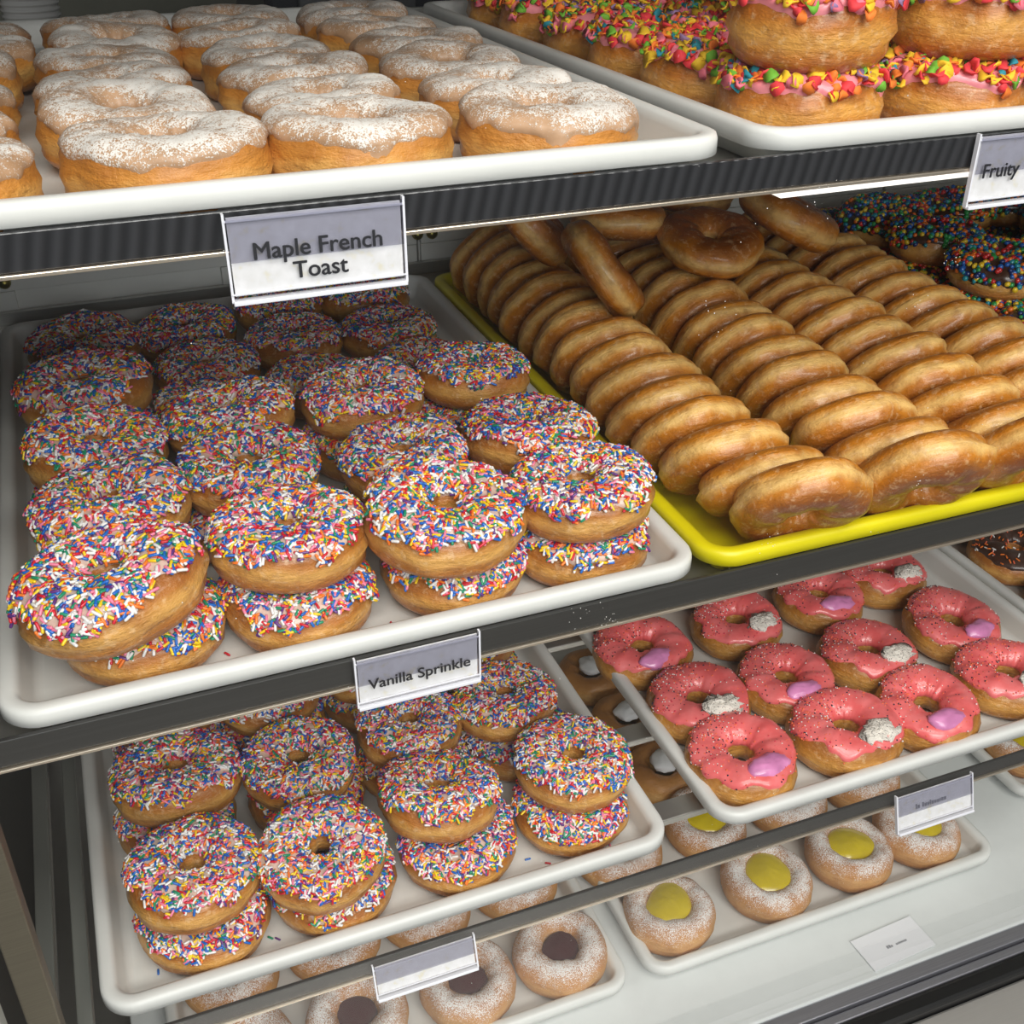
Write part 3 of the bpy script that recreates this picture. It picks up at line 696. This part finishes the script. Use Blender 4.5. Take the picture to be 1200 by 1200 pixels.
t_ = shelf_tag(.5700, .6520, .8010, .8380, .5395, 'clear tag with unreadable print below the pink doughnut tray', tilt=-18)
def scribble(parent, seed, x0, x1, z, hh, y, horiz=False):
    rn = random.Random(seed); L = []; x = x0
    while x < x1:
        w_ = rn.uniform(.0012, .0024); h_ = hh * rn.choice((.6, .7, 1))
        if rn.random() < .84: L.append((x, x + w_, y - .0003, y, z, z + h_) if not horiz else (x, x + w_, z, z + h_, y, y + .0003))
        x += w_ + .0007
    return boxes('faint_print', L, M['faint_ink'], parent)
scribble(t_, 3, .020, .056, -.018, .0045, -.0005)
r_ = empty('price_tag', (.6770, .5970, S4 + .0008), (0, 0, R(3))); tag(r_, 'white tag lying flat on the case floor before the lemon tray', 'tag')
boxes('card', [(-.041, .041, -.0205, .0205, 0, .0008)], mat('glossy_card', (.93, .93, .95), .15, coat=1), r_)
link('sleeve', mesh('sleeve', [(-.043, -.0225, .0013), (.043, -.0225, .0013), (.043, .0225, .0013), (-.043, .0225, .0013)], [(0, 1, 2, 3)], M['sleeve'], smooth=False), r_)
scribble(r_, 5, -.010, .014, -.004, .0035, .0009, True)

# loose sprinkles on the trays
LS = [(.098, .590, 0), (.140, .572, 1), (.048, .600, 2), (.238, .578, 0), (.150, .560 + .022, 1)]
un = rod(.0054, .00085)
LOOSE = [(.142, .585, S2, 3, 'red', 'on the upper sprinkle tray right of the second stack'), (.128, .580, S2, 7, 'blue', 'on the upper sprinkle tray before the red one'), (.036, .592, S2, 3, 'red', 'beside the front left stack of the upper tray'),
         (.0340, .600, S3, 6, 'green', 'between the two front left stacks of the lower tray'), (.0390, .597, S3, 8, 'purple', 'next to the green one on the lower tray'), (-.050, .600, S3, 7, 'blue', 'near the front left corner of the lower tray'),
         (.248, .600, S3, 7, 'blue', 'left of the lower tray front right stack'), (.262, .590, S3, 3, 'red', 'before the front right stack of the lower tray'), (.292, .580, S3, 6, 'green', 'near the front rim of the lower tray, right of the red one'),
         (.318, .588, S3, 2, 'pink', 'near the front right corner of the lower tray'), (.245, .625, S3, 6, 'green', 'behind the blue one on the lower tray')]
for x, y, S, mi, cn, ds in LOOSE:
    o = link('loose_sprinkle', mesh('loose_sprinkle', [tuple(q) for q in un[0]], un[1], SPR_M[mi]), None, (x, y, S + F0 + .0009)); o.rotation_euler = (0, 0, rnd.uniform(0, 3.1))
    tag(o, 'loose %s sprinkle %s' % (cn, ds), 'sprinkle', 'loose sprinkles on the trays')

# ------------------------------------------------------------ behind the case
o = boxes('back_counter', [(-.8, 2.2, 1.8, 2.35, .02, 1.0, .004)], M['steel_dark']); tag(o, 'dark back counter behind the display case', 'counter')
def cup_stack(x, y, n_, label):
    r0, r1 = .031, .042; v = []; f = []; ns = 28; prof_ = []
    z = 1.0
    prof_.append((0, z)); prof_.append((r0, z)); prof_.append((r1 - .002, z + .085))
    for i in range(n_):
        zz = z + .085 + i * .0085
        prof_ += [(r1 - .002, zz), (r1, zz + .001), (r1, zz + .0035), (r1 - .0025, zz + .0045), (r1 - .0028, zz + .008)]
    for r_, z_ in prof_: v += [(r_ * math.cos(6.2832 * i / ns), r_ * math.sin(6.2832 * i / ns), z_ - 1.0) for i in range(ns)]
    for j in range(len(prof_) - 1): f += [(j * ns + i, j * ns + (i + 1) % ns, (j + 1) * ns + (i + 1) % ns, (j + 1) * ns + i) for i in range(ns)]
    o = link('cup_stack', mesh('cup_stack', v, f, M['cup']), None, (x, y, 1.0005)); tag(o, label, 'cups', 'cup stacks behind the case')
cup_stack(-.010, 1.95, 50, 'tall stack of pale paper cups behind the case, right one')
cup_stack(-.105, 1.95, 50, 'tall stack of pale paper cups behind the case, left one')
mc = empty('brewing_machine', (.45, 2.0, 1.0)); tag(mc, 'black machine on the counter behind the maple doughnuts', 'appliance')
boxes('body', [(-.12, .23, -.1, .2, .0005, .55, .012)], M['black'], mc); boxes('front_panel', [(-.07, .12, -.112, -.101, .30, .50, .004)], M['steel_dark'], mc)
o = boxes('black_container', [(.12, .20, 1.90, 2.02, 1.0005, 1.315, .02)], M['black']); tag(o, 'small black container beside the cup stacks', 'container')
